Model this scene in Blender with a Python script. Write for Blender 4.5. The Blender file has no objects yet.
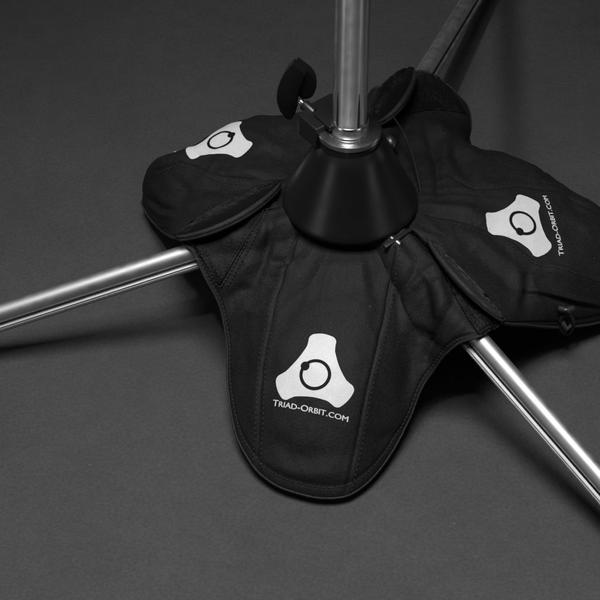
import bpy, bmesh, math, random
import numpy as np
from mathutils import Vector, Matrix, noise
from mathutils.bvhtree import BVHTree
from math import sin, cos, pi, radians, sqrt, atan2
random.seed(7)
S = 0.00075                      # one working unit = 0.75 mm
scene = bpy.context.scene
col = scene.collection

# ------------------------------------------------------------------ camera
PIT = radians(44.0); DIST = 1700.0
HUB = Vector((0, 0, 150))
FWD = Vector((0, cos(PIT), -sin(PIT))); RIGHT = Vector((1, 0, 0)); UP = Vector((0, sin(PIT), cos(PIT)))
CAM = HUB - FWD*DIST - RIGHT*50 - UP*100

def ray(px, py):
    return (FWD + RIGHT*((px-300)/DIST) + UP*((300-py)/DIST)).normalized()
def at(px, py, h):
    d = ray(px, py); t = (h-CAM.z)/d.z
    return CAM + d*t
def at_y(px, py, Y):
    d = ray(px, py); t = (Y-CAM.y)/d.y
    return CAM + d*t
def proj(p):
    q = Vector(p)-CAM; z = q.dot(FWD)
    return (300+DIST*q.dot(RIGHT)/z, 300-DIST*q.dot(UP)/z)
def proj_np(P):
    q = P-np.array(CAM); z = q@np.array(FWD)
    return 300+DIST*(q@np.array(RIGHT))/z, 300-DIST*(q@np.array(UP))/z

cd = bpy.data.cameras.new('camera'); cam = bpy.data.objects.new('camera', cd); col.objects.link(cam)
cam.location = CAM*S
cam.rotation_euler = (radians(90)-PIT, 0, 0)
cd.sensor_width = 36; cd.lens = 36*DIST/600.0
cd.clip_start = 0.01; cd.clip_end = 50
scene.camera = cam

# ------------------------------------------------------------------ materials
def mat(name, color, rough=0.5, metal=0.0, spec=0.5, sheen=0.0):
    m = bpy.data.materials.new(name); m.use_nodes = True
    b = m.node_tree.nodes['Principled BSDF']
    b.inputs['Base Color'].default_value = (color, color, color, 1) if isinstance(color, float) else (*color, 1)
    b.inputs['Roughness'].default_value = rough
    b.inputs['Metallic'].default_value = metal
    b.inputs['Specular IOR Level'].default_value = spec
    if sheen:
        b.inputs['Sheen Weight'].default_value = sheen
        b.inputs['Sheen Roughness'].default_value = 0.5
    return m, m.node_tree, b
def noise_node(nt, scale, detail=2, rough=0.5, vec=None):
    n = nt.nodes.new('ShaderNodeTexNoise'); n.inputs['Scale'].default_value = scale
    n.inputs['Detail'].default_value = detail; n.inputs['Roughness'].default_value = rough
    if vec is None:
        tc = nt.nodes.new('ShaderNodeTexCoord'); vec = tc.outputs['Object']
    nt.links.new(vec, n.inputs['Vector']); return n
def remap(nt, src, a, b, lo=0.25, hi=0.75):
    r = nt.nodes.new('ShaderNodeMapRange'); r.inputs['From Min'].default_value = lo; r.inputs['From Max'].default_value = hi
    r.inputs['To Min'].default_value = a; r.inputs['To Max'].default_value = b
    nt.links.new(src, r.inputs['Value']); return r.outputs['Result']
def mul(nt, a, b, op='MULTIPLY'):
    m = nt.nodes.new('ShaderNodeMath'); m.operation = op
    nt.links.new(a, m.inputs[0])
    if isinstance(b, (int, float)): m.inputs[1].default_value = b
    else: nt.links.new(b, m.inputs[1])
    return m.outputs[0]
def grey(nt, val, sock):
    c = nt.nodes.new('ShaderNodeCombineColor')
    for i in range(3): nt.links.new(val, c.inputs[i])
    nt.links.new(c.outputs[0], sock)
def bump(nt, b, src, strength, dist):
    n = nt.nodes.new('ShaderNodeBump'); n.inputs['Strength'].default_value = strength; n.inputs['Distance'].default_value = dist
    nt.links.new(src, n.inputs['Height']); nt.links.new(n.outputs[0], b.inputs['Normal'])

# studio floor: dark grey felt-like backdrop
M_floor, nt, b = mat('floor_felt', 0.07, 0.75, 0, 0.25)
n1 = noise_node(nt, 420, 3, 0.65); n2 = noise_node(nt, 9, 3, 0.5); n3 = noise_node(nt, 1100, 1, 0.5)
n4 = noise_node(nt, 60, 2, 0.6)
sp = noise_node(nt, 260, 0, 0.0)
v = remap(nt, n1.outputs['Fac'], 0.042, 0.060, 0.3, 0.7)
v = mul(nt, v, remap(nt, n2.outputs['Fac'], 0.90, 1.10))
v = mul(nt, v, remap(nt, n4.outputs['Fac'], 0.93, 1.07))
v = mul(nt, v, remap(nt, n3.outputs['Fac'], 0.90, 1.10))
v = mul(nt, v, remap(nt, sp.outputs['Fac'], 0.0, 0.07, 0.875, 0.94), 'ADD')
grey(nt, v, b.inputs['Base Color'])
bump(nt, b, n1.outputs['Fac'], 0.35, 0.0006)

def fabric(name, base, sheen=0.0, weave=True, bstr=0.35):
    m, nt, b = mat(name, base, 0.56, 0, 0.17, sheen)
    tc = nt.nodes.new('ShaderNodeTexCoord')
    n1 = noise_node(nt, 900, 2, 0.6, tc.outputs['Object']); n2 = noise_node(nt, 25, 3, 0.6, tc.outputs['Object'])
    v = remap(nt, n1.outputs['Fac'], base*0.45, base*1.6, 0.3, 0.7)
    v = mul(nt, v, remap(nt, n2.outputs['Fac'], 0.85, 1.15))
    h = n1.outputs['Fac']
    if weave:
        w1 = nt.nodes.new('ShaderNodeTexWave'); w1.inputs['Scale'].default_value = 750; w1.inputs['Distortion'].default_value = 4.0
        w2 = nt.nodes.new('ShaderNodeTexWave'); w2.inputs['Scale'].default_value = 750; w2.inputs['Distortion'].default_value = 4.0
        w2.bands_direction = 'Y'
        for w in (w1, w2): nt.links.new(tc.outputs['Object'], w.inputs['Vector'])
        h2 = mul(nt, w1.outputs['Fac'], w2.outputs['Fac'])
        v = mul(nt, v, remap(nt, h2, 0.92, 1.15, 0, 1))
        h = mul(nt, mul(nt, h2, 0.35), h, 'ADD')
    # pale lint specks
    lint = noise_node(nt, 420, 0, 0, tc.outputs['Object'])
    v = mul(nt, v, remap(nt, lint.outputs['Fac'], 0.0, 0.05, 0.86, 0.93), 'ADD')
    grey(nt, v, b.inputs['Base Color'])
    bump(nt, b, h, bstr, 0.0005)
    return m
M_cloth = fabric('black_canvas', 0.0105, 0.0, True, 0.5)
M_trim = fabric('black_binding_tape', 0.021, 0.0, True, 0.3)
M_thread = mat('grey_thread', 0.032, 0.7, 0, 0.1)[0]
M_velcro = fabric('black_hook_and_loop', 0.004, 0.0, False, 1.0)
M_print, nt, b = mat('white_print', 0.78, 0.55, 0, 0.3)
n = noise_node(nt, 700, 2, 0.6); v = remap(nt, n.outputs['Fac'], 0.57, 0.67); grey(nt, v, b.inputs['Base Color'])
bump(nt, b, n.outputs['Fac'], 0.15, 0.0003)
M_ink = mat('black_print', 0.008, 0.7, 0, 0.1)[0]
def metal(name, base, r0, r1, scale=(40, 40, 4)):
    m, nt, b = mat(name, base, 0.3, 1.0)
    tc = nt.nodes.new('ShaderNodeTexCoord'); mp = nt.nodes.new('ShaderNodeMapping'); mp.inputs['Scale'].default_value = scale
    nt.links.new(tc.outputs['Object'], mp.inputs['Vector'])
    n = noise_node(nt, 30, 4, 0.65, mp.outputs['Vector']); n2 = noise_node(nt, 130, 2, 0.5, tc.outputs['Object'])
    rr = remap(nt, n.outputs['Fac'], r0, r1); rr = mul(nt, rr, remap(nt, n2.outputs['Fac'], 0.9, 1.12))
    nt.links.new(rr, b.inputs['Roughness'])
    bump(nt, b, n.outputs['Fac'], 0.03, 0.0002)
    return m
M_alu = metal('leg_aluminium', 0.50, 0.48, 0.56)
def aniso(m, a, rot=0.0):
    nt = m.node_tree; b = nt.nodes['Principled BSDF']; t = nt.nodes.new('ShaderNodeTangent'); t.direction_type = 'RADIAL'; t.axis = 'Z'
    b.inputs['Anisotropic'].default_value = a; b.inputs['Anisotropic Rotation'].default_value = rot
    nt.links.new(t.outputs[0], b.inputs['Tangent']); return m
M_dull = metal('anodised_grey', 0.16, 0.35, 0.5)
M_chrome = aniso(metal('pole_chrome', 0.93, 0.30, 0.34), 0.85, 0.25)
M_sleeve = metal('sleeve_chrome', 0.8, 0.2, 0.25)
M_ring = metal('ring_metal', 0.42, 0.26, 0.32)
M_steel = metal('steel', 0.6, 0.2, 0.3)
def plastic(name, base, rough, bs=0.05):
    m, nt, b = mat(name, base, rough, 0, 0.45)
    n = noise_node(nt, 500, 2, 0.5); n2 = noise_node(nt, 40, 3, 0.6)
    rr = remap(nt, n2.outputs['Fac'], rough*0.85, rough*1.2); nt.links.new(rr, b.inputs['Roughness'])
    bump(nt, b, n.outputs['Fac'], bs, 0.0003)
    return m
M_cone = plastic('black_satin_shell', 0.007, 0.33, 0.12)
M_black = plastic('black_moulded_plastic', 0.012, 0.33)
M_rubber = plastic('black_rubber', 0.015, 0.6)

# ------------------------------------------------------------------ helpers
def link(name, verts, faces, m, parent=None, smooth=True, mats=None, idx=None, loc=None):
    o0 = loc if loc is not None else Vector((0, 0, 0))
    me = bpy.data.meshes.new(name)
    me.from_pydata([((v[0]-o0[0])*S, (v[1]-o0[1])*S, (v[2]-o0[2])*S) for v in verts], [], faces)
    me.validate(); 
    bm = bmesh.new(); bm.from_mesh(me)
    bmesh.ops.recalc_face_normals(bm, faces=bm.faces); bm.to_mesh(me); bm.free()
    for p in me.polygons: p.use_smooth = smooth
    for mm in (mats or [m]): me.materials.append(mm)
    if idx: 
        for p, i in zip(me.polygons, idx): p.material_index = i
    o = bpy.data.objects.new(name, me); col.objects.link(o)
    if loc is not None: o.location = loc*S
    if parent:
        o.parent = parent
        # parents are built at the world origin or at a base point: keep world place
        w = Vector((0, 0, 0)); p = parent
        while p: w += p.location; p = p.parent
        o.location = o.location - w if loc is not None else -w
    return o
def empty(name, loc, label, cat):
    o = bpy.data.objects.new(name, None); col.objects.link(o); o.location = Vector(loc)*S
    o.empty_display_size = 0.02; o['label'] = label; o['category'] = cat
    return o
def autosmooth(o, ang=35):
    a = radians(ang); me = o.data
    bm = bmesh.new(); bm.from_mesh(me)
    for e in bm.edges:
        e.smooth = not (len(e.link_faces) == 2 and e.calc_face_angle(0) > a)
    bm.to_mesh(me); bm.free()
def bevel(o, w=0.8, seg=2, ang=30):
    md = o.modifiers.new('bevel', 'BEVEL'); md.width = w*S; md.segments = seg; md.limit_method = 'ANGLE'; md.angle_limit = radians(ang)
    md.harden_normals = False
def catmull(pts, n):
    """resample tuple points (any dimension) evenly by index"""
    P = np.array(pts, float); k = len(P)-1
    out = []
    for i in range(n+1):
        t = i/n*k; j = min(int(t), k-1); f = t-j
        p1, p2 = P[j], P[j+1]; p0 = P[j-1] if j > 0 else 2*p1-p2; p3 = P[j+2] if j+2 <= k else 2*p2-p1
        out.append(0.5*((2*p1)+(-p0+p2)*f+(2*p0-5*p1+4*p2-p3)*f*f+(-p0+3*p1-3*p2+p3)*f**3))
    return np.array(out)
def tube(pts, r, seg=8, closed=False, vs=None, fs=None, cap=True, flat=1.0, upv=None):
    """sweep a round (or flattened) section; returns verts, faces"""
    vs = [] if vs is None else vs; fs = [] if fs is None else fs
    P = [Vector(p) for p in pts]; n = len(P); base = len(vs)
    ref = Vector(upv) if upv is not None else Vector((0, 0, 1))
    for i, p in enumerate(P):
        if closed: t = P[(i+1) % n]-P[i-1]
        else: t = P[min(i+1, n-1)]-P[max(i-1, 0)]
        t.normalize()
        a = t.cross(ref)
        if a.length < 1e-3: a = t.cross(Vector((1, 0, 0)))
        a.normalize(); bb = a.cross(t).normalized()
        rr = r[i] if hasattr(r, '__len__') else r
        for k in range(seg):
            w = 2*pi*k/seg
            vs.append(p + a*(cos(w)*rr) + bb*(sin(w)*rr*flat))
    m = n if closed else n-1
    for i in range(m):
        for k in range(seg):
            j = (i+1) % n
            fs.append((base+i*seg+k, base+i*seg+(k+1) % seg, base+j*seg+(k+1) % seg, base+j*seg+k))
    if cap and not closed:
        fs.append(tuple(base+k for k in range(seg))[::-1]); fs.append(tuple(base+(n-1)*seg+k for k in range(seg)))
    return vs, fs
def lathe(profile, seg=64, c=(0, 0)):
    """profile (r, z) -> closed rings; ends with r=0 are merged"""
    vs, fs = [], []; rings = []
    for (r, z) in profile:
        if r < 1e-6: rings.append([len(vs)]); vs.append(Vector((c[0], c[1], z)))
        else:
            rings.append(list(range(len(vs), len(vs)+seg)))
            for k in range(seg): vs.append(Vector((c[0]+r*cos(2*pi*k/seg), c[1]+r*sin(2*pi*k/seg), z)))
    for A, B in zip(rings, rings[1:]):
        for k in range(seg):
            if len(A) == 1 and len(B) == 1: continue
            if len(A) == 1: fs.append((A[0], B[k], B[(k+1) % seg]))
            elif len(B) == 1: fs.append((A[k], A[(k+1) % seg], B[0]))
            else: fs.append((A[k], A[(k+1) % seg], B[(k+1) % seg], B[k]))
    return vs, fs
def prism(poly, thick):
    """poly: list of Vectors (planar), extruded by vector thick"""
    n = len(poly); t = Vector(thick)
    vs = [Vector(p) for p in poly]+[Vector(p)+t for p in poly]
    fs = [tuple(range(n))[::-1], tuple(range(n, 2*n))]
    for i in range(n): fs.append((i, (i+1) % n, n+(i+1) % n, n+i))
    return vs, fs

# ------------------------------------------------------------------ floor
N = 90; vs = []; fs = []
for j in range(N+1):
    for i in range(N+1):
        u = i/N*2-1; w = j/N*2-1
        x = 3600*u*abs(u)**0.6; y = 3600*w*abs(w)**0.6+300
        vs.append((x, y, 0.9*noise.noise(Vector((x/230, y/230, 1)))-0.6))
for j in range(N):
    for i in range(N):
        a = j*(N+1)+i; fs.append((a, a+1, a+N+2, a+N+1))
floor = link('floor', vs, fs, M_floor); floor['kind'] = 'structure'

# ------------------------------------------------------------------ tripod stand
stand = empty('tripod_stand', (0, 0, 0), 'chrome-poled tripod stand with black conical hub and three spread aluminium legs', 'tripod stand')

# legs -------------------------------------------------------------
SLOPE = 0.27
def leg_point(px, py, SLOPE=0.27):
    h = 120
    for _ in range(30):
        p = at(px, py, h); h = 150-SLOPE*sqrt(p.x*p.x+p.y*p.y)
    return at(px, py, h)
LEGS = {}
for nm, a, b_ in (('left', (190, 256), (0, 317)), ('right', (484, 349), (600, 482)), ('back', (427, 70), (470, 0))):
    sl = 0.16 if nm == 'back' else SLOPE
    A = leg_point(*a, sl); B = leg_point(*b_, sl)
    d = (B-A).normalized()
    # start near the hub
    t0 = -(A.x*d.x+A.y*d.y)/(d.x**2+d.y**2)
    start = A+d*(t0+38); tend = (14-A.z)/d.z
    LEGS[nm] = (start, d, A+d*tend)
    print('leg', nm, 'start', [round(c) for c in start], 'dir', [round(c, 3) for c in d], 'end', [round(c) for c in A+d*tend])
# profile of the extrusion: round top tube fused with a smaller lower rail, grooves between
def leg_profile():
    pts = []
    for k in range(25):                                        # upper round
        w = radians(-30+k*240/24); pts.append((9.2*cos(w), 4.6+9.2*sin(w)))
    pts += [(-7.6, -1.2), (-7.6, -2.6), (-10.2, -2.9), (-11.2, -3.6), (-11.6, -4.6), (-10.7, -5.1), (-11.7, -5.7), (-11.7, -6.6), (-10.9, -7.0), (-11.6, -7.4)]
    for k in range(13):
        w = radians(186+k*168/12); pts.append((11.4*cos(w), -7.6+7.6*sin(w)))
    pts += [(11.6, -7.4), (10.9, -7.0), (11.7, -6.6), (11.7, -5.7), (10.7, -5.1), (11.6, -4.6), (11.2, -3.6), (10.2, -2.9), (7.6, -2.6), (7.6, -1.2)]
    return pts
def sweep_profile(prof, A, B):
    d = (B-A).normalized(); side = d.cross(Vector((0, 0, 1))).normalized(); up = side.cross(d)
    n = len(prof); vs = []; fs = []; K = 24
    for i in range(K+1):
        p = A.lerp(B, i/K)
        for (x, y) in prof: vs.append(p+side*x+up*y)
    for i in range(K):
        for k in range(n): fs.append((i*n+k, i*n+(k+1) % n, (i+1)*n+(k+1) % n, (i+1)*n+k))
    fs.append(tuple(range(n))); fs.append(tuple(range(K*n, K*n+n)))
    return vs, fs
for nm, (A, d, E) in LEGS.items():
    vs, fs = sweep_profile(leg_profile(), A, E-d*30)
    lg = link('leg', vs, fs, M_alu if nm != 'back' else M_alu, stand); autosmooth(lg, 28)
    # thin dark insert strip along the side groove
    side = d.cross(Vector((0, 0, 1))).normalized(); up = side.cross(d)
    for sgn in (-1, 1):
        a = A+side*(7.9*sgn)-up*1.9; e = E-d*34+side*(7.9*sgn)-up*1.9
        vs, fs = tube([a, e], 0.8, 6); link('groove_strip', vs, fs, M_rubber, lg)
    prof = [(r*cos(w), -1.5+r*1.1*sin(w)) for w, r in [(2*pi*k/20, 15.5) for k in range(20)]]
    vs, fs = sweep_profile(prof, E-d*32, E+d*6)
    ft = link('rubber_foot', vs, fs, M_rubber, lg); autosmooth(ft, 40)

# key light and the boom arm that shades the floor behind
ARM_H = 480.0
LZ = 2480.0
S0 = at(516, 190, 0); S1 = at(507, 8, 0)
KEY = Vector((-140, -470, LZ))
BACK = Vector((-400, -933, 2533))
ARM_0 = S0+(BACK-S0)*(ARM_H/BACK.z); ARM_1 = S1+(BACK-S1)*(ARM_H/BACK.z)
print('key', [round(c) for c in KEY], 'arm', [round(c) for c in ARM_1])
# conical hub --------------------------------------------------------
ZB, ZT = 150, 227
prof = [(0, ZB-3), (50, ZB-3), (66, ZB-2), (67.6, ZB+0.5), (67.2, ZB+4), (65.5, ZB+7.5)]
for k in range(1, 14):
    t = k/14; prof.append((65.5+(33.0-65.5)*t**0.94, ZB+7.5+(ZT-ZB-7.5)*t))
prof += [(32.0, ZT-1), (30.5, ZT+1.5), (0, ZT+1.5)]
vs, fs = lathe(prof, 96); hub = link('hub_shell', vs, fs, M_cone, stand); autosmooth(hub, 40)
# hub post under the shell
vs, fs = lathe([(0, 100), (24, 100), (26, 103), (26, ZB-4), (0, ZB-4)], 40); o = link('hub_core', vs, fs, M_black, stand); autosmooth(o)
# black recess ring, then bright flange ring
PC = (-2.4, 0)
vs, fs = lathe([(0, ZT), (30.5, ZT), (30.5, ZT+8), (0, ZT+8)], 64, PC); o = link('neck', vs, fs, M_black, stand); autosmooth(o)
vs, fs = lathe([(17, ZT+8.3), (30.6, ZT+8.3), (31.4, ZT+8.9), (31.4, ZT+12.6), (30.7, ZT+13.6), (29.6, ZT+13.9), (22, ZT+13.9), (21.4, ZT+14.4), (17, ZT+14.4)], 96, PC)
o = link('flange_ring', vs, fs, M_ring, stand); autosmooth(o, 30)
# inner sleeve
vs, fs = lathe([(16.8, ZT+10), (18.8, ZT+14.2), (18.8, ZT+24), (18.0, ZT+25.6), (16.8, ZT+25.8)], 64, PC)
o = link('sleeve', vs, fs, M_sleeve, stand); autosmooth(o, 30)
# pole
vs, fs = lathe([(0, ZT), (16.4, ZT), (16.4, ARM_H+22), (0, ARM_H+22)], 96, PC); pole = link('pole', vs, fs, M_chrome, stand); autosmooth(pole)
# boom arm at the top of the pole, above the picture: it throws the long soft shadow on the floor behind
vs, fs = lathe([(0, ARM_H-26), (22, ARM_H-26), (26, ARM_H-22), (26, ARM_H+22), (22, ARM_H+26), (0, ARM_H+26)], 40); o = link('arm_clamp', vs, fs, M_black, stand); autosmooth(o)
a0 = ARM_0; a1 = ARM_1; ad = (a1-a0).normalized()
vs, fs = tube([Vector((0, 0, ARM_H)), a0*0.8+Vector((0, 0, ARM_H*.2)), a0*0.95+Vector((0, 0, ARM_H*.05))+ad*6, a0+ad*25, a1+ad*25], 12.5, 24); o = link('boom_arm', vs, fs, M_chrome, stand); autosmooth(o)
vs, fs = tube([a1+ad*20, a1+ad*30, a1+ad*100, a1+ad*110], [16, 21, 21, 16], 28); o = link('arm_counterweight', vs, fs, M_black, stand); autosmooth(o)
# dark tapered reflections at the pole foot, built as thin black slivers
for a in (-61, -137):
    w = radians(a)
    c = Vector((cos(w)*15.7-2.4, sin(w)*15.7, 0)); tg = Vector((-sin(w), cos(w), 0)); nn = Vector((cos(w), sin(w), 0))
    poly = []
    for (x, z) in ((-1.3, ZT+26), (1.3, ZT+26), (0.9, ZT+50), (0.2, ZT+66), (-0.2, ZT+66), (-0.9, ZT+50)):
        poly.append(c+tg*x+Vector((0, 0, z)))
    vs, fs = prism(poly, nn*0.95); link('dark_reflection', vs, fs, M_rubber, pole, smooth=False)

# clamp block, bolt and paddle lever at the left rear of the pole -----------
zt = ZT+20
def blk(pts, z0, z1, name, parent, m=M_black, bev=1.2):
    poly = [Vector((p.x, p.y, z0)) for p in pts]
    vs, fs = prism(poly, (0, 0, z1-z0)); o = link(name, vs, fs, m, parent, smooth=True); bevel(o, bev, 3); autosmooth(o, 25); return o
P4 = [at(298, 114, zt), at(316, 130, zt), at(346, 116, zt), at(346, 95, zt), at(330, 93, zt), at(311, 103, zt)]
block = blk(P4, ZT-4, zt, 'clamp_block', stand)
P5 = [at(314, 114, zt+3), at(330, 128, zt+3), at(338, 120, zt+3), at(338, 101, zt+3)]
blk(P5, zt-2, zt+3, 'clamp_plate', block, M_black, 0.8)
# bolt
Yl = at(312, 105, zt).y
b0 = at(300.5, 101.5, zt+3); b1 = at(304.5, 105, zt+1)
vs, fs = tube([b0, b0.lerp(b1, .3), b1], [3.2, 3.2, 2.6], 20, upv=(0, 0, 1)); o = link('clamp_bolt', vs, fs, M_steel, block); autosmooth(o)
bd = (b1-b0).normalized()
vs, fs = tube([b0+bd*3.5, b0+bd*5, b0+bd*17], [4.6, 5.6, 5.6], 24); o = link('bolt_boss', vs, fs, M_black, block); autosmooth(o)
# paddle: outline in a vertical plane turned ~30 degrees
Yp = b0.y-6
outl = [(292, 63.5), (298.5, 69), (305.3, 74.8), (301.8, 83), (298.8, 90), (297, 97), (296, 104), (295.4, 111), (293.5, 117), (291, 120.5),
        (288, 120.3), (285, 118.6), (279.7, 112), (276.8, 104), (276.2, 98), (277, 90), (280, 80.7), (285.5, 71)]
pl = [at_y(x, y, Yp+(x-288)*0.55) for (x, y) in outl]
vs, fs = prism(pl, (2.6, 7.5, 1.5)); lever = link('lever', vs, fs, M_black, stand, smooth=True)
md = lever.modifiers.new('bevel', 'BEVEL'); md.width = 1.25*S; md.segments = 4; md.limit_method = 'NONE'; md.harden_normals = True
md = lever.modifiers.new('wn', 'WEIGHTED_NORMAL')
outl2 = [(296, 61.5), (303, 66.5), (309, 71.3), (312.5, 75.5), (314.4, 80), (315.2, 86), (314.7, 92.5), (312.5, 97), (308, 99.5), (302, 100), (298, 96), (299.5, 88), (302, 80), (300, 72), (294, 65)]
pl = [at_y(x, y, Yp+11+(x-300)*0.5) for (x, y) in outl2]
vs, fs = prism(pl, (2, 7, 1)); o = link('lever_web', vs, fs, M_black, lever, smooth=True)
md = o.modifiers.new('bevel', 'BEVEL'); md.width = 1.0*S; md.segments = 3; md.limit_method = 'NONE'; md.harden_normals = True

# leg hinge pieces at the rim (one is seen at the right front)
for nm, (A, d, E) in LEGS.items():
    side = d.cross(Vector((0, 0, 1))).normalized(); up = side.cross(d)
    c = A+up*14
    vs, fs = prism([c-d*8-side*13, c+d*26-side*13, c+d*26+side*13, c-d*8+side*13], up*3.2)
    hb = link('leg_bracket', vs, fs, M_black, stand, smooth=True); bevel(hb, .8, 2); autosmooth(hb, 30)
pin = at(397, 243, 146)
vs, fs = tube([pin+Vector((-10, 9, 1)), pin+Vector((1, -1, 0)), pin+Vector((3, -3, -.5))], [4.4, 4.4, 3.6], 18); o = link('hinge_pin', vs, fs, M_dull, stand); autosmooth(o)
pa = [at(383, 245, 150), at(386, 247.5, 150), at(413, 229, 152), at(411, 226, 152)]
vs, fs = prism(pa, (0, 0, -4)); o = link('hinge_plate', vs, fs, M_black, stand); bevel(o, .5, 2)
pa = [at(386, 131, 170), at(396, 139, 165), at(394, 150, 162), at(385, 142, 168)]
vs, fs = prism(pa, (2, 3, -3)); o = link('hinge_plate', vs, fs, M_dull, stand)

# ------------------------------------------------------------------ weight bag
bag = empty('weight_bag', (0, 0, 0), 'black canvas weight bag with three pouches and white three-armed emblems, strapped over the tripod hub', 'weight bag')

def smax(a, b, k=3.0):
    return 0.5*(a+b+np.sqrt((a-b)**2+k*k))
def drape_legs(P, lift):
    """raise the sheet where it runs over a leg"""
    Z = P[:, 2].copy()
    for nm, (A, d, E) in LEGS.items():
        dh = np.array([d.x, d.y]); L = np.linalg.norm(dh); dh /= L
        q = P[:, :2]-np.array([A.x, A.y]); along = q@dh; dist = np.abs(q[:, 0]*dh[1]-q[:, 1]*dh[0])
        top = A.z+along*(d.z/L)+14.5+lift
        tent = top-0.07*np.clip(dist-6, 0, None)**2
        Z = np.where((along > -30), smax(Z, tent, 4.0), Z)
    P[:, 2] = Z

def poly_dist(X, Y, line):
    best = np.full(X.shape, 1e9); tt = np.zeros(X.shape); L = 0
    seg = []; 
    for a, b in zip(line, line[1:]):
        l = math.hypot(b[0]-a[0], b[1]-a[1]); seg.append((a, b, L, l)); L += l
    sg = np.zeros(X.shape)
    for a, b, l0, l in seg:
        dx, dy = (b[0]-a[0])/l, (b[1]-a[1])/l
        t = np.clip((X-a[0])*dx+(Y-a[1])*dy, 0, l)
        ex = X-(a[0]+dx*t); ey = Y-(a[1]+dy*t); d = np.hypot(ex, ey)
        m = d < best
        best = np.where(m, d, best); tt = np.where(m, (l0+t)/L, tt); sg = np.where(m, np.sign(dx*ey-dy*ex), sg)
    return best, tt, sg

def Wp(r, az, h, azin, hs):
    return (r*cos(radians(az)), r*sin(radians(az)), h, azin, hs)
def Pp(px, py, h, azin, hs):
    p = at(px, py, h); return (p.x, p.y, h, azin, hs)
def build_pouch(inner, outer, NU, NS, creases, seams, lift, thick, seed, rin=58, hin=139, gamp=1.0, q=1.45, world=False, pw=1.0, sd=1.0, nd=11):
    C = catmull(outer, NU)        # px,py,h,az,B
    top = np.zeros((NU+1, NS+1, 3))
    for i, (px, py, h, az, B) in enumerate(C):
        po = np.array((px, py, h)) if world else np.array(at(px, py, h)); a = radians(az)
        pi_ = np.array([rin*cos(a), rin*sin(a), hin])
        s = np.linspace(0, 1, NS+1)
        s = s**0.95
        xy = pi_[None, :2]*(1-s[:, None])+po[None, :2]*s[:, None]
        z = h+(hin-h)*(1-s)+B*np.sin(pi*np.clip(s, 0, 1)**q)**0.72
        if world:                       # gently sloping top, then a full rounded shoulder
            sw = 1-(1-np.linspace(0, 1, NS+1))**1.6
            xy = pi_[None, :2]*(1-sw[:, None])+po[None, :2]*sw[:, None]
            lin = hin+(B-hin)*sw**pw
            z = h+(lin-h)*(1-np.clip(sw, 0, 1)**nd)**0.5
        top[i, :, :2] = xy; top[i, :, 2] = z
    P = top.reshape(-1, 3)
    drape_legs(P, lift)
    base = P.copy()
    # normals of the smooth sheet
    T = P.reshape(NU+1, NS+1, 3)
    du = np.gradient(T, axis=0); dv = np.gradient(T, axis=1); Nn = np.cross(du, dv)
    Nn /= np.linalg.norm(Nn, axis=2, keepdims=True)+1e-9
    Nn = np.where(Nn[:, :, 2:3] < 0, -Nn, Nn).reshape(-1, 3)
    X, Y = proj_np(P)
    D = np.zeros(len(P))
    for line, w, amp in creases:
        amp = amp*1.3; w = w*0.95
        d, t, sg = poly_dist(X, Y, line)
        taper = np.sin(pi*np.clip(t, 0.04, 0.96))**0.6
        D += amp*np.exp(-(d/w)**2)*taper
    for line in seams:
        d, t, sg = poly_dist(X, Y, line)
        D += sd*(-1.6*np.exp(-(d/1.3)**2)+0.35*np.exp(-((d-4.5)/2.6)**2))
    S_ = np.tile(np.linspace(0, 1, NS+1)**0.95, NU+1)
    U_ = np.repeat(np.linspace(0, 1, NU+1), NS+1)
    fade = np.clip(S_*6, 0, 1)
    nz = np.zeros(len(P))
    for i in range(len(P)):
        x, y = P[i, 0], P[i, 1]
        a = atan2(y, x); r = sqrt(x*x+y*y)
        n1 = noise.noise(Vector((cos(a)*3.2+seed, sin(a)*3.2, r/120)))      # broad radial folds
        n2 = 1-abs(noise.noise(Vector((cos(a)*6+seed, sin(a)*6, r/70+3))))*2.2   # ridged
        n3 = noise.noise(Vector((x/26, y/26, seed))); n4 = noise.noise(Vector((x/10, y/10, seed+9)))
        nz[i] = 3.0*n1+2.2*n2*max(0, 1-r/260)+2.3*n3+0.5*n4
    for i in range(len(P)):
        x, y = P[i, 0], P[i, 1]
        w = noise.noise(Vector((x/55+seed, y/55, 4)))
        r1 = 1-abs(noise.noise(Vector((x/38+w, y/38-w, seed+20))))*3.2
        r2 = 1-abs(noise.noise(Vector((x/20-w, y/20+w, seed+31))))*3.5
        m = max(0, noise.noise(Vector((x/80, y/80, seed+40)))+0.25)
        nz[i] += m*(2.2*max(0, r1)**2+0.6*max(0, r2)**2)
    D += gamp*nz*fade*np.clip((1-S_)*9, 0.15, 1)
    # hem: stitched groove a few units inside the edge
    rim = np.exp(-((S_-0.972)/0.008)**2)*-1.1
    D += rim
    P = P+Nn*D[:, None]
    P[:, 2] = np.maximum(P[:, 2], 2.2)
    T = P.reshape(NU+1, NS+1, 3)
    # underside
    Bt = T.copy()
    s = np.linspace(0, 1, NS+1)
    tk = np.array([np.interp(i/NU, [x for x, _ in thick], [y for _, y in thick]) for i in range(NU+1)])
    for i in range(NU+1):
        lo = T[i, :, 2]-1.2-tk[i]*np.sin(pi*np.clip(s, 0, 1))**0.5
        Bt[i, :, 2] = np.minimum(T[i, :, 2]-1.0, np.maximum(1.2, lo))
    verts = [tuple(v) for v in T.reshape(-1, 3)]; off = len(verts)
    verts += [tuple(v) for v in Bt.reshape(-1, 3)]
    W = NS+1; faces = []
    for i in range(NU):
        for j in range(NS):
            a = i*W+j
            faces.append((a, a+1, a+W+1, a+W)); faces.append((off+a, off+a+W, off+a+W+1, off+a+1))
    for i in range(NU):
        a = i*W; faces.append((a, a+W, off+a+W, off+a))
        a = i*W+NS; faces.append((a, off+a, off+a+W, a+W))
    for j in range(NS):
        a = j; faces.append((a, off+a, off+a+1, a+1))
        a = NU*W+j; faces.append((a, a+1, off+a+1, off+a))
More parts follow.
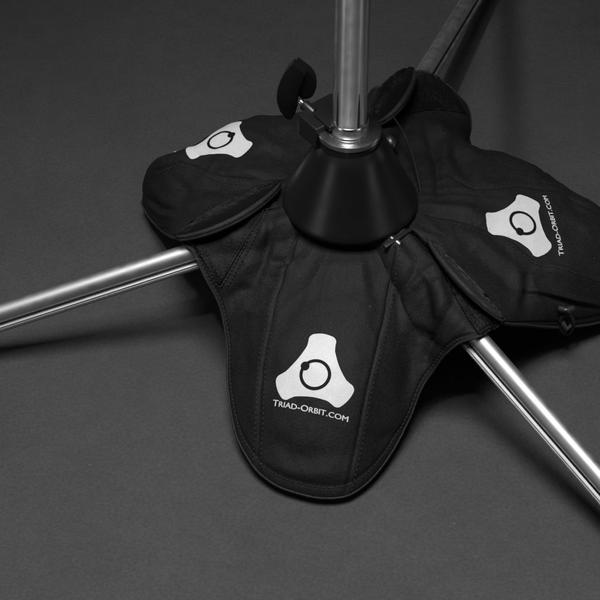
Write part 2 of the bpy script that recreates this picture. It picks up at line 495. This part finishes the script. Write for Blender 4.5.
    bvh = BVHTree.FromPolygons([Vector(v) for v in verts[:off]], [f for f in faces if max(f) < off])
    return verts, faces, bvh, T

def on(bvh, px, py, off=0.0):
    loc, n, i, d = bvh.ray_cast(CAM, ray(px, py))
    if loc is None: return None
    if n.dot(ray(px, py)) > 0: n = -n
    return loc+n*off, n
def px_line(bvh, line, n, off=0.6):
    out = []
    for (x, y) in catmull(line, n):
        r = on(bvh, x, y, off)
        if r: out.append(r)
    return out
def stitches(bvh, lines, parent, name='stitching', step=5.0, dash=3.0, r=0.52, off=0.35):
    vs, fs = [], []
    for line in lines:
        pts = px_line(bvh, line, 160, off)
        if len(pts) < 3: continue
        P = [p for p, _ in pts]; acc = [0]
        for a, b in zip(P, P[1:]): acc.append(acc[-1]+(b-a).length)
        def pos(s):
            for k in range(len(acc)-1):
                if acc[k+1] >= s:
                    f = (s-acc[k])/max(1e-6, acc[k+1]-acc[k]); return P[k].lerp(P[k+1], f)
            return P[-1]
        s = 0
        while s+dash < acc[-1]:
            a, b = pos(s), pos(s+dash)
            if (a-b).length < dash*1.5:
                m = (a+b)/2+Vector((0, -0.15, 0.2))
                tube([a, m, b], [r*.6, r, r*.6], 5, vs=vs, fs=fs)
            s += step*random.uniform(.94, 1.06)
    return link(name, vs, fs, M_thread, parent)

def emblem(bvh, cpx, uppx, half, parent, text_side=None, txt_b=-38.5, txt=True, rot=0, name='emblem'):
    """printed three-armed emblem + lettering laid onto the cloth"""
    c, n = on(bvh, *cpx)
    # average normal around the print
    acc = Vector()
    for dx in (-14, 0, 14):
        for dy in (-8, 0, 8):
            r_ = on(bvh, cpx[0]+dx, cpx[1]+dy)
            if r_: acc += r_[1]
    n = acc.normalized()
    u = on(bvh, *uppx)[0]-c; u = (u-n*u.dot(n)).normalized(); x = u.cross(n).normalized()
    missed = set(); cnt = [0]
    def lay(a, b, off):
        p = c+x*a+u*b
        loc, nn, i, d = bvh.ray_cast(p+n*60, -n)
        if loc is None:
            missed.add(cnt[0]); loc, nn, i, d = bvh.find_nearest(p)
        if nn.dot(n) < 0: nn = -nn
        return loc+nn*off
    k = half/38.0
    arm = [(24.5, -14.2), (30, -13.4), (35, -13.2), (38.4, -10.5), (39.8, -5), (40.2, 0), (39.8, 5), (38.4, 10.5), (35, 13.2), (30, 13.4), (24.5, 14.2)]
    pts = []
    for t in range(3):
        w = radians(90+120*t); 
        for (d_, l) in arm: pts.append((d_*cos(w)-l*sin(w), d_*sin(w)+l*cos(w)))
        w2 = radians(90+120*t+60); pts.append((23.3*cos(w2), 23.3*sin(w2)))
    L = catmull(pts+[pts[0]], 216)[:-1]
    n_ = len(L); R = 16; vs = []; fs = []
    for r in range(1, R+1):
        for (a, b) in L: vs.append(lay(a*k*r/R, b*k*r/R, 0.55))
    ci = len(vs); vs.append(lay(0, 0, 0.55))
    for q in range(n_): fs.append((ci, q, (q+1) % n_))
    for r in range(R-1):
        for q in range(n_): fs.append((r*n_+q, r*n_+(q+1) % n_, (r+1)*n_+(q+1) % n_, (r+1)*n_+q))
    e = link(name, vs, fs, M_print, parent)
    vs, fs = [], []
    rc = (0, -1.5)
    K = 72
    for rr in (12.2, 13.7, 15.3):
        for q in range(K):
            w = 2*pi*q/K; vs.append(lay((rc[0]+rr*cos(w))*k, (rc[1]+rr*sin(w))*k, 0.95))
    for r in range(2):
        for q in range(K): fs.append((r*K+q, r*K+(q+1) % K, (r+1)*K+(q+1) % K, (r+1)*K+q))
    w0 = radians(148); dc = (rc[0]+13.2*cos(w0), rc[1]+13.2*sin(w0)); b0 = len(vs)
    vs.append(lay(dc[0]*k, dc[1]*k, 1.15))
    for q in range(24):
        w = 2*pi*q/24; vs.append(lay((dc[0]+4.4*cos(w))*k, (dc[1]+4.4*sin(w))*k, 1.15))
    for q in range(24): fs.append((b0, b0+1+q, b0+1+(q+1) % 24))
    link('orbit_ring', vs, fs, M_ink, parent)
    if not txt: return
    cu = bpy.data.curves.new('lettering', 'FONT'); cu.body = 'Triad-Orbit.com'
    cu.small_caps_scale = 0.84
    for f in cu.body_format: f.use_small_caps = True
    cu.align_x = 'CENTER'; cu.align_y = 'CENTER'; cu.size = 1.0; cu.offset = 0.0; cu.resolution_u = 3; cu.space_character = 1.0
    to = bpy.data.objects.new('tmp', cu); col.objects.link(to)
    bpy.context.view_layer.update()
    me = bpy.data.meshes.new_from_object(to.evaluated_get(bpy.context.evaluated_depsgraph_get()))
    bm = bmesh.new(); bm.from_mesh(me)
    bmesh.ops.triangulate(bm, faces=bm.faces)
    xs = [v_.co.x for v_ in bm.verts]; ys = [v_.co.y for v_ in bm.verts]
    wdt = max(xs)-min(xs); xm = (max(xs)+min(xs))/2; ym = (max(ys)+min(ys))/2
    sc = 74.5*k/wdt
    vs = []
    missed.clear()
    for q_, v_ in enumerate(bm.verts):
        cnt[0] = q_; a = (v_.co.x-xm)*sc; b = (v_.co.y-ym)*sc*0.84+txt_b*k
        ca, sa = cos(radians(rot)), sin(radians(rot))
        vs.append(lay(a*ca, b+a*sa, 0.7))
    bm.verts.ensure_lookup_table()
    fs = [tuple(v_.index for v_ in f.verts) for f in bm.faces if not any(v_.index in missed for v_ in f.verts)]
    n0 = len(vs); cnt[0] = -1                    # a second, slightly shifted layer gives the letters their printed weight
    for v_ in bm.verts:
        a = (v_.co.x-xm)*sc+0.28; b = (v_.co.y-ym)*sc*0.84+txt_b*k+0.22
        vs.append(lay(a*ca, b+a*sa, 0.85))
    fs += [tuple(q+n0 for q in f) for f in fs]
    bm.free(); bpy.data.objects.remove(to); bpy.data.curves.remove(cu); bpy.data.meshes.remove(me)
    link('lettering', vs, fs, M_print, parent, smooth=False)

def edge_tube(T, parent, r=1.7, name='hem_binding', i0=0, i1=None, inset=0):
    NU = T.shape[0]-1; i1 = NU if i1 is None else i1
    pts = [Vector(T[i, -1-inset])+Vector((0, 0, -0.3)) for i in range(i0, i1+1, 2)]
    vs, fs = tube(pts, r, 8); return link(name, vs, fs, M_trim, parent)

def patch(bvh, quad, m, parent, name, nu=40, nv=20, off=1.0, fuzz=0.5):
    """quad: top line, bottom line (px polylines) -> raised patch"""
    A = catmull(quad[0], nu); B = catmull(quad[1], nu); vs = []; fs = []
    for i in range(nu+1):
        for j in range(nv+1):
            t = j/nv; x, y = A[i]*(1-t)+B[i]*t
            r_ = on(bvh, x, y, off+random.uniform(-fuzz, fuzz)*0.5)
            if r_ is None:
                loc, nn, _, _ = bvh.find_nearest(at(x, y, 110)); r_ = (loc+Vector((0, 0, off)), nn)
            vs.append(r_[0])
    W = nv+1
    for i in range(nu):
        for j in range(nv): a = i*W+j; fs.append((a, a+1, a+W+1, a+W))
    o = link(name, vs, fs, m, parent)
    md = o.modifiers.new('solid', 'SOLIDIFY'); md.thickness = 1.2*S; md.offset = -1
    return o

# ---- front pouch -----------------------------------------------------
outer_f = [  # px, py, height, azimuth at the hub, bulge
    (178, 236, 120, 160, 0), (184, 245, 123, 172, 0), (193, 253, 121, 185, 0), (206, 279, 104, 198, 4), (220, 306, 82, 208, 9), (227, 345, 55, 217, 14), (228, 387, 33, 226, 19),
    (236, 433, 21, 236, 23), (252, 464, 14, 245, 26), (272, 483, 11, 252, 28), (297, 493, 10, 259, 30), (322, 498, 10, 266, 31), (346, 496, 10, 273, 31), (366, 484, 11, 280, 30), (383, 465, 14, 287, 28),
    (398, 441, 20, 295, 25), (409, 416, 30, 303, 20), (419, 391, 46, 311, 15), (434, 371, 64, 319, 9), (454, 358, 84, 326, 4), (478, 346, 102, 333, 1), (498, 326, 108, 342, 0), (506, 318, 100, 350, 0)]
seams_f = [[(298, 236), (288, 262), (277, 295), (268, 335), (262, 370), (260, 415), (257, 466)],
           [(395, 248), (391, 275), (386, 310), (378, 345), (369, 380), (362, 415), (356, 450), (346, 492)]]
creases_f = [
    ([(300, 250), (285, 262), (268, 262)], 5, -2.6), ([(296, 262), (280, 272), (268, 274)], 5, 2.0),
    ([(268, 200), (262, 235), (240, 280), (222, 300)], 7, 2.5), ([(272, 215), (268, 250), (252, 290)], 5, -3.0),
    ([(412, 255), (424, 285), (428, 318), (418, 345)], 8, -4.0), ([(432, 262), (440, 295), (443, 320), (436, 342)], 9, 4.5),
    ([(456, 295), (446, 318), (432, 338), (424, 362)], 5, -3.5), ([(468, 318), (452, 338), (442, 352)], 6, 3.0),
    ([(400, 262), (408, 300), (402, 340)], 7, 2.4), ([(402, 330), (412, 360), (408, 400)], 8, -2.2), ([(424, 352), (416, 385), (400, 430)], 9, 2.2),
    ([(418, 262), (410, 280), (398, 300)], 4, -1.8), ([(440, 265), (425, 272), (410, 290)], 5, 2.2),
    ([(420, 330), (432, 345), (445, 348)], 5, -2.5), ([(405, 300), (416, 322), (430, 330)], 5, 2.0),
    ([(300, 262), (340, 268), (388, 262)], 9, 1.6), ([(310, 285), (345, 295), (380, 290)], 14, -1.4),
    ([(268, 440), (300, 455), (345, 455)], 10, -1.6), ([(262, 462), (300, 474), (345, 474)], 7, 1.2), ([(365, 430), (380, 440), (400, 430)], 7, -1.6),
    ([(240, 330), (246, 370), (242, 420)], 8, -1.8), ([(226, 300), (240, 290), (262, 290)], 6, -2.0), ([(232, 318), (246, 310), (262, 312)], 6, 1.6)]
vs, fs, bvh_f, T_f = build_pouch(None, outer_f, 300, 200, creases_f, seams_f, 3.8, [(0, 1), (.12, 2), (.3, 34), (.7, 34), (.88, 3), (1, 1)], 1.3)
pouch_f = link('pouch', vs, fs, M_cloth, bag); pouch_f['label'] = 'front pouch between the left and right legs'
edge_tube(T_f, pouch_f, 1.2)
def shift(line, dx, dy=0): return [(x+dx, y+dy) for x, y in line]
for l_ in (shift(seams_f[0], -4), shift(seams_f[1], 5.0), shift(seams_f[0], 3.5)[2:]): stitches(bvh_f, [l_], pouch_f)
hem = [proj(T_f[i, 195]) for i in range(30, 270, 6)]
stitches(bvh_f, [hem], pouch_f, 'hem_stitching', step=4.4)
# stitched V of the strap anchor, left shoulder
V = [[(196, 250), (206, 262), (216, 283), (221, 287)], [(202, 247), (212, 262), (221, 279)], [(221, 287), (234, 266), (250, 236), (266, 208)], [(221, 279), (232, 258), (246, 230), (258, 212)],
     [(228, 286), (242, 262), (258, 232), (269, 207)]]
patch(bvh_f, ([(194, 246), (225, 228), (264, 203)], [(219, 286), (228, 272), (266, 206)]), M_velcro, pouch_f, 'anchor_patch', off=0.9, fuzz=0.3)
for l_ in V: stitches(bvh_f, [l_], pouch_f, 'anchor_stitching', step=4, off=1.3)
patch(bvh_f, ([(430, 243), (466, 283), (501, 320)], [(437, 262), (463, 312), (484, 343)]), M_velcro, pouch_f, 'velcro_patch', off=1.1, fuzz=1.6, nu=70, nv=30)
emblem(bvh_f, (315.5, 373), (323, 337), 37.5, pouch_f, rot=-3.5, txt_b=-35.0)

# ---- left rear pouch ---------------------------------------------------
outer_l = [Pp(390, 86, 132, 66, 132), Pp(372, 90, 122, 76, 128), Wp(215, 86, 84, 86, 124), Wp(215, 97, 50, 97, 121), Wp(224, 108, 24, 107, 120), Wp(236, 117, 12, 116, 120),
    Wp(244, 125, 9, 125, 118), Wp(247, 133, 9, 133, 115), Wp(251, 140, 10, 140, 110), Pp(144, 199, 20, 146, 101), Pp(147, 214, 19, 151, 93),
    Pp(157, 226, 30, 157, 90), Pp(167, 234, 56, 164, 97), Pp(175, 238, 104, 173, 114), Pp(190, 238, 128, 178, 128)]
seams_l = [[(156, 171), (178, 162), (199, 168), (222, 178), (250, 181), (284, 179)],
           ]
creases_l = [
    ([(200, 176), (235, 173), (284, 172)], 6, 2.5), ([(200, 188), (230, 192), (262, 186)], 7, -2.0), ([(200, 196), (225, 205), (250, 196)], 6, 2.0),
    ([(143, 196), (160, 208), (182, 213)], 3, -2.0), ([(145, 202), (160, 214), (180, 218)], 3, 1.8), ([(150, 184), (158, 196), (176, 204)], 5, 1.8),
    ([(170, 175), (185, 190), (180, 208)], 6, -2.5), ([(255, 130), (268, 145), (284, 152)], 6, 2.4), ([(258, 152), (270, 150), (284, 160)], 5, -2.0),
    ([(246, 122), (262, 132), (270, 128)], 5, -1.6)]
vs, fs, bvh_l, T_l = build_pouch(None, outer_l, 260, 150, creases_l, seams_l, 5.0, [(0, 2), (.25, 30), (.8, 30), (.93, 3), (1, 1)], 7.7, world=True, sd=0.6, nd=9, gamp=0.8)
pouch_l = link('pouch', vs, fs, M_cloth, bag); pouch_l['label'] = 'left rear pouch beside the lever'
edge_tube(T_l, pouch_l, 1.6)
stitches(bvh_l, [shift(seams_l[0], 0, 4)], pouch_l)
emblem(bvh_l, (221.5, 141), (245, 151), 37.5, pouch_l)

# ---- right pouch -------------------------------------------------------
outer_r = [Pp(428, 243, 138, -28, 138), Pp(452, 272, 130, -24, 130), Pp(478, 300, 120, -20, 120), Pp(500, 321, 104, -17, 108), Pp(528, 325, 72, -14, 92), Pp(560, 327, 42, -10, 80), Pp(596, 323, 24, -5, 72),
    Pp(632, 309, 12, -1, 70), Wp(312, 5, 9, 7, 80), Wp(306, 10, 9, 11, 90), Wp(292, 15, 9, 15, 98), Wp(270, 21, 9, 21, 106), Wp(250, 28, 10, 28, 112),
    Wp(230, 36, 12, 36, 118), Wp(212, 42, 20, 42, 121), Wp(208, 48, 50, 48, 122), Pp(470, 116, 104, 55, 120), Pp(459, 97, 114, 63, 123), Pp(445, 83, 124, 72, 127), Pp(424, 72, 130, 80, 130), Pp(404, 76, 132, 86, 132)]
seams_r = [[(428, 215), (455, 220), (483, 229), (510, 240), (534, 259), (560, 264), (600, 277)],
           [(452, 178), (474, 189), (497, 189), (517, 186), (560, 190), (604, 214)]]
creases_r = [
    ([(455, 145), (470, 150), (480, 143)], 6, 2.5), ([(450, 150), (462, 165), (470, 180)], 7, -3.0), ([(436, 120), (446, 140), (446, 165)], 7, 3.0),
    ([(426, 130), (436, 160), (440, 200)], 5, -3.0), ([(462, 130), (474, 145), (492, 152)], 5, -2.5),
    ([(430, 205), (460, 208), (490, 222)], 6, 2.2), ([(436, 228), (470, 238), (500, 258), (528, 280)], 9, 3.4), ([(470, 250), (500, 272), (516, 292)], 8, -3.2),
    ([(515, 270), (520, 290), (514, 312)], 7, 3.2), ([(528, 270), (528, 290), (524, 310)], 6, -3.0), ([(524, 288), (545, 292), (575, 300), (604, 306)], 2.6, 2.6), ([(524, 292), (545, 296), (575, 304), (604, 310)], 2.4, -2.6),
    ([(540, 268), (570, 272), (600, 282)], 8, 1.8), ([(548, 168), (570, 190), (590, 230)], 9, -2), ([(560, 215), (580, 222), (600, 240)], 9, 2.0)]
vs, fs, bvh_r, T_r = build_pouch(None, outer_r, 320, 170, creases_r, seams_r, 4.5, [(0, 1), (.1, 2), (.25, 30), (.75, 30), (.9, 3), (1, 1)], 4.1, world=True, sd=0.6, pw=1.3, hin=146, gamp=0.8)
pouch_r = link('pouch', vs, fs, M_cloth, bag); pouch_r['label'] = 'right pouch with a zip along its lower side'
edge_tube(T_r, pouch_r, 1.6)
for l_ in (shift(seams_r[0], 0, 4.5), shift(seams_r[1], 0, -4)): stitches(bvh_r, [l_], pouch_r)
patch(bvh_r, ([(404, 84), (430, 74), (452, 90)], [(404, 116), (432, 110), (466, 114)]), M_velcro, pouch_r, 'velcro_patch', off=1.1, fuzz=1.6, nu=70, nv=30)
emblem(bvh_r, (521.5, 223), (487, 223), 37, pouch_r)

# zip pull hanging below the right pouch
def P_(x, y, h): return at(x, y, h)
zp = P_(567, 309, 52)
vs, fs = [], []
lp = []
for k in range(24):
    w = 2*pi*k/24; lp.append(at_y(566.5+6.5*cos(w), 324+9.5*sin(w), zp.y-16))
tube(lp, 2.3, 8, closed=True, vs=vs, fs=fs)
tube([at_y(558, 308, zp.y-14), at_y(566, 311, zp.y-15), at_y(575, 308, zp.y-14)], [3.0, 4.2, 3.0], 10, vs=vs, fs=fs)
tube([at_y(563, 322, zp.y-20), at_y(566, 330, zp.y-20), at_y(571, 325, zp.y-20)], [2.4, 3.4, 2.2], 8, vs=vs, fs=fs)
z = link('zip_pull', vs, fs, M_rubber, pouch_r)
vs, fs = tube([at_y(561, 312, zp.y-20), at_y(566, 309.5, zp.y-21), at_y(571, 314, zp.y-20)], [1.3, 1.9, 1.3], 8); link('zip_slider', vs, fs, M_dull, z)

# ---- flap tongues: oval hook-and-loop ends with bound rims ---------------
def tongue(name, A, B, width_px, bow, hA, hB, curl, rimside, label, lift=5, m_in=M_velcro, steps=48, skew=(0, 0)):
    """lens/oval sheet from px A to px B; one long side bows by width_px; curl raises that side"""
    vs, fs = [], []; NV = 16; rim = []; rim2 = []; mid = []
    ax = Vector((B[0]-A[0], B[1]-A[1])); L = ax.length; ax /= L; nx = Vector((-ax.y, ax.x))
    for i in range(steps+1):
        t = i/steps; prof = sin(pi*t)**bow
        hh = hA+(hB-hA)*t
        for j in range(NV+1):
            s = j/NV
            w = width_px[0]*(1-s)+width_px[1]*s
            px = A[0]+ax.x*L*t+nx.x*w*prof; py = A[1]+ax.y*L*t+nx.y*w*prof
            h = hh+lift*sin(pi*t)+curl*(1.6*s**3-0.8*sin(pi*s))*prof+random.uniform(-.6, .6)*(1 if 0 < j < NV-1 else 0)+1.6*noise.noise(Vector((px/14, py/14, 2)))
            p = at(px, py, h); vs.append(p)
            if j == NV: rim.append(p)
            if j == NV-2: rim2.append(p+Vector((0, 0, 1.2)))
            if j == 0: mid.append(p)
    W = NV+1
    for i in range(steps):
        for j in range(NV): a = i*W+j; fs.append((a, a+1, a+W+1, a+W))
    o = link(name, vs, fs, m_in, bag); o['label'] = label
    md = o.modifiers.new('solid', 'SOLIDIFY'); md.thickness = 4.2*S; md.offset = 0
    r = [1.0+2.1*sin(pi*min(1, max(0, i/steps)))**.4 for i in range(steps+1)]
    vs, fs = tube(rim, r, 10); link('rim_binding', vs, fs, M_trim, o)
    vs, fs = tube([p+Vector((0.6, -1.6, -2.6)) for p in rim], [x*.8 for x in r], 10); link('lower_binding', vs, fs, M_trim, o)
    return o
tongue('strap_flap', (176, 236), (280, 182), (-8, 12), 0.62, 132, 146, 5, 1, 'left strap flap bent up along the left leg')
tongue('strap_flap', (428, 238), (503, 318), (-4, 7), 0.6, 145, 118, 4, 1, 'right strap flap folded double along the right leg', m_in=M_trim)
tongue('strap_flap', (374, 122), (413, 69), (-15, 11), 0.5, 152, 150, 8, 1, 'rear strap flap curled up behind the pole')

# strap tail curving down the right of the hub shell
pts = [at(x, y, h) for x, y, h in ((392, 115, 176), (402, 130, 168), (411, 150, 161), (417, 172, 155), (421, 195, 144), (421, 212, 132))]
cp = [Vector(p) for p in catmull([tuple(p) for p in pts], 30)]
vs, fs = tube(cp, [0.8+0.9*sin(pi*k/30) for k in range(31)], 10, flat=0.8); link('neck_binding', vs, fs, M_cloth, bag)

# ------------------------------------------------------------------ light
def area(name, loc, target, size, power, sy=None, spread=180):
    ld = bpy.data.lights.new(name, 'AREA'); ld.shape = 'RECTANGLE'; ld.size = size; ld.size_y = sy or size; ld.energy = power
    ld.spread = radians(spread)
    o = bpy.data.objects.new(name, ld); col.objects.link(o); o.location = loc
    o.rotation_euler = (Vector(target)-Vector(loc)).to_track_quat('-Z', 'Y').to_euler()
    return o
area('key_light', tuple(KEY*S), (-0.06, -0.36, 0), 0.80, 4.4, 0.80, 50)
area('back_spot', tuple(BACK*S), (0.12, 0.55, 0), 0.07, 0.8, 0.07, 40)
area('left_high_softbox', (-1.0, -0.3, 0.95), (0, 0, 0.15), 0.25, 0.15, 0.25)
area('left_strip_softbox', (-0.85, 0.35, 0.5), (0, 0.0, 0.12), 0.25, 0.5, 0.7)
area('right_front_softbox', (1.0, -0.8, 0.28), (0, 0.0, 0.15), 0.3, 0.55, 0.5)
area('left_front_softbox', (-1.0, -0.75, 0.28), (0, 0.0, 0.15), 0.3, 0.75, 0.5)
area('right_strip_softbox', (1.2, 0.1, 0.4), (0.05, 0.0, 0.1), 0.25, 0.25, 0.6)
w = bpy.data.worlds.new('World'); scene.world = w; w.use_nodes = True
w.node_tree.nodes['Background'].inputs['Color'].default_value = (1, 1, 1, 1)
w.node_tree.nodes['Background'].inputs['Strength'].default_value = 0.004
scene.view_settings.view_transform = 'Standard'; scene.view_settings.look = 'None'
scene.view_settings.exposure = 0; scene.view_settings.gamma = 1
scene.render.engine = 'CYCLES'
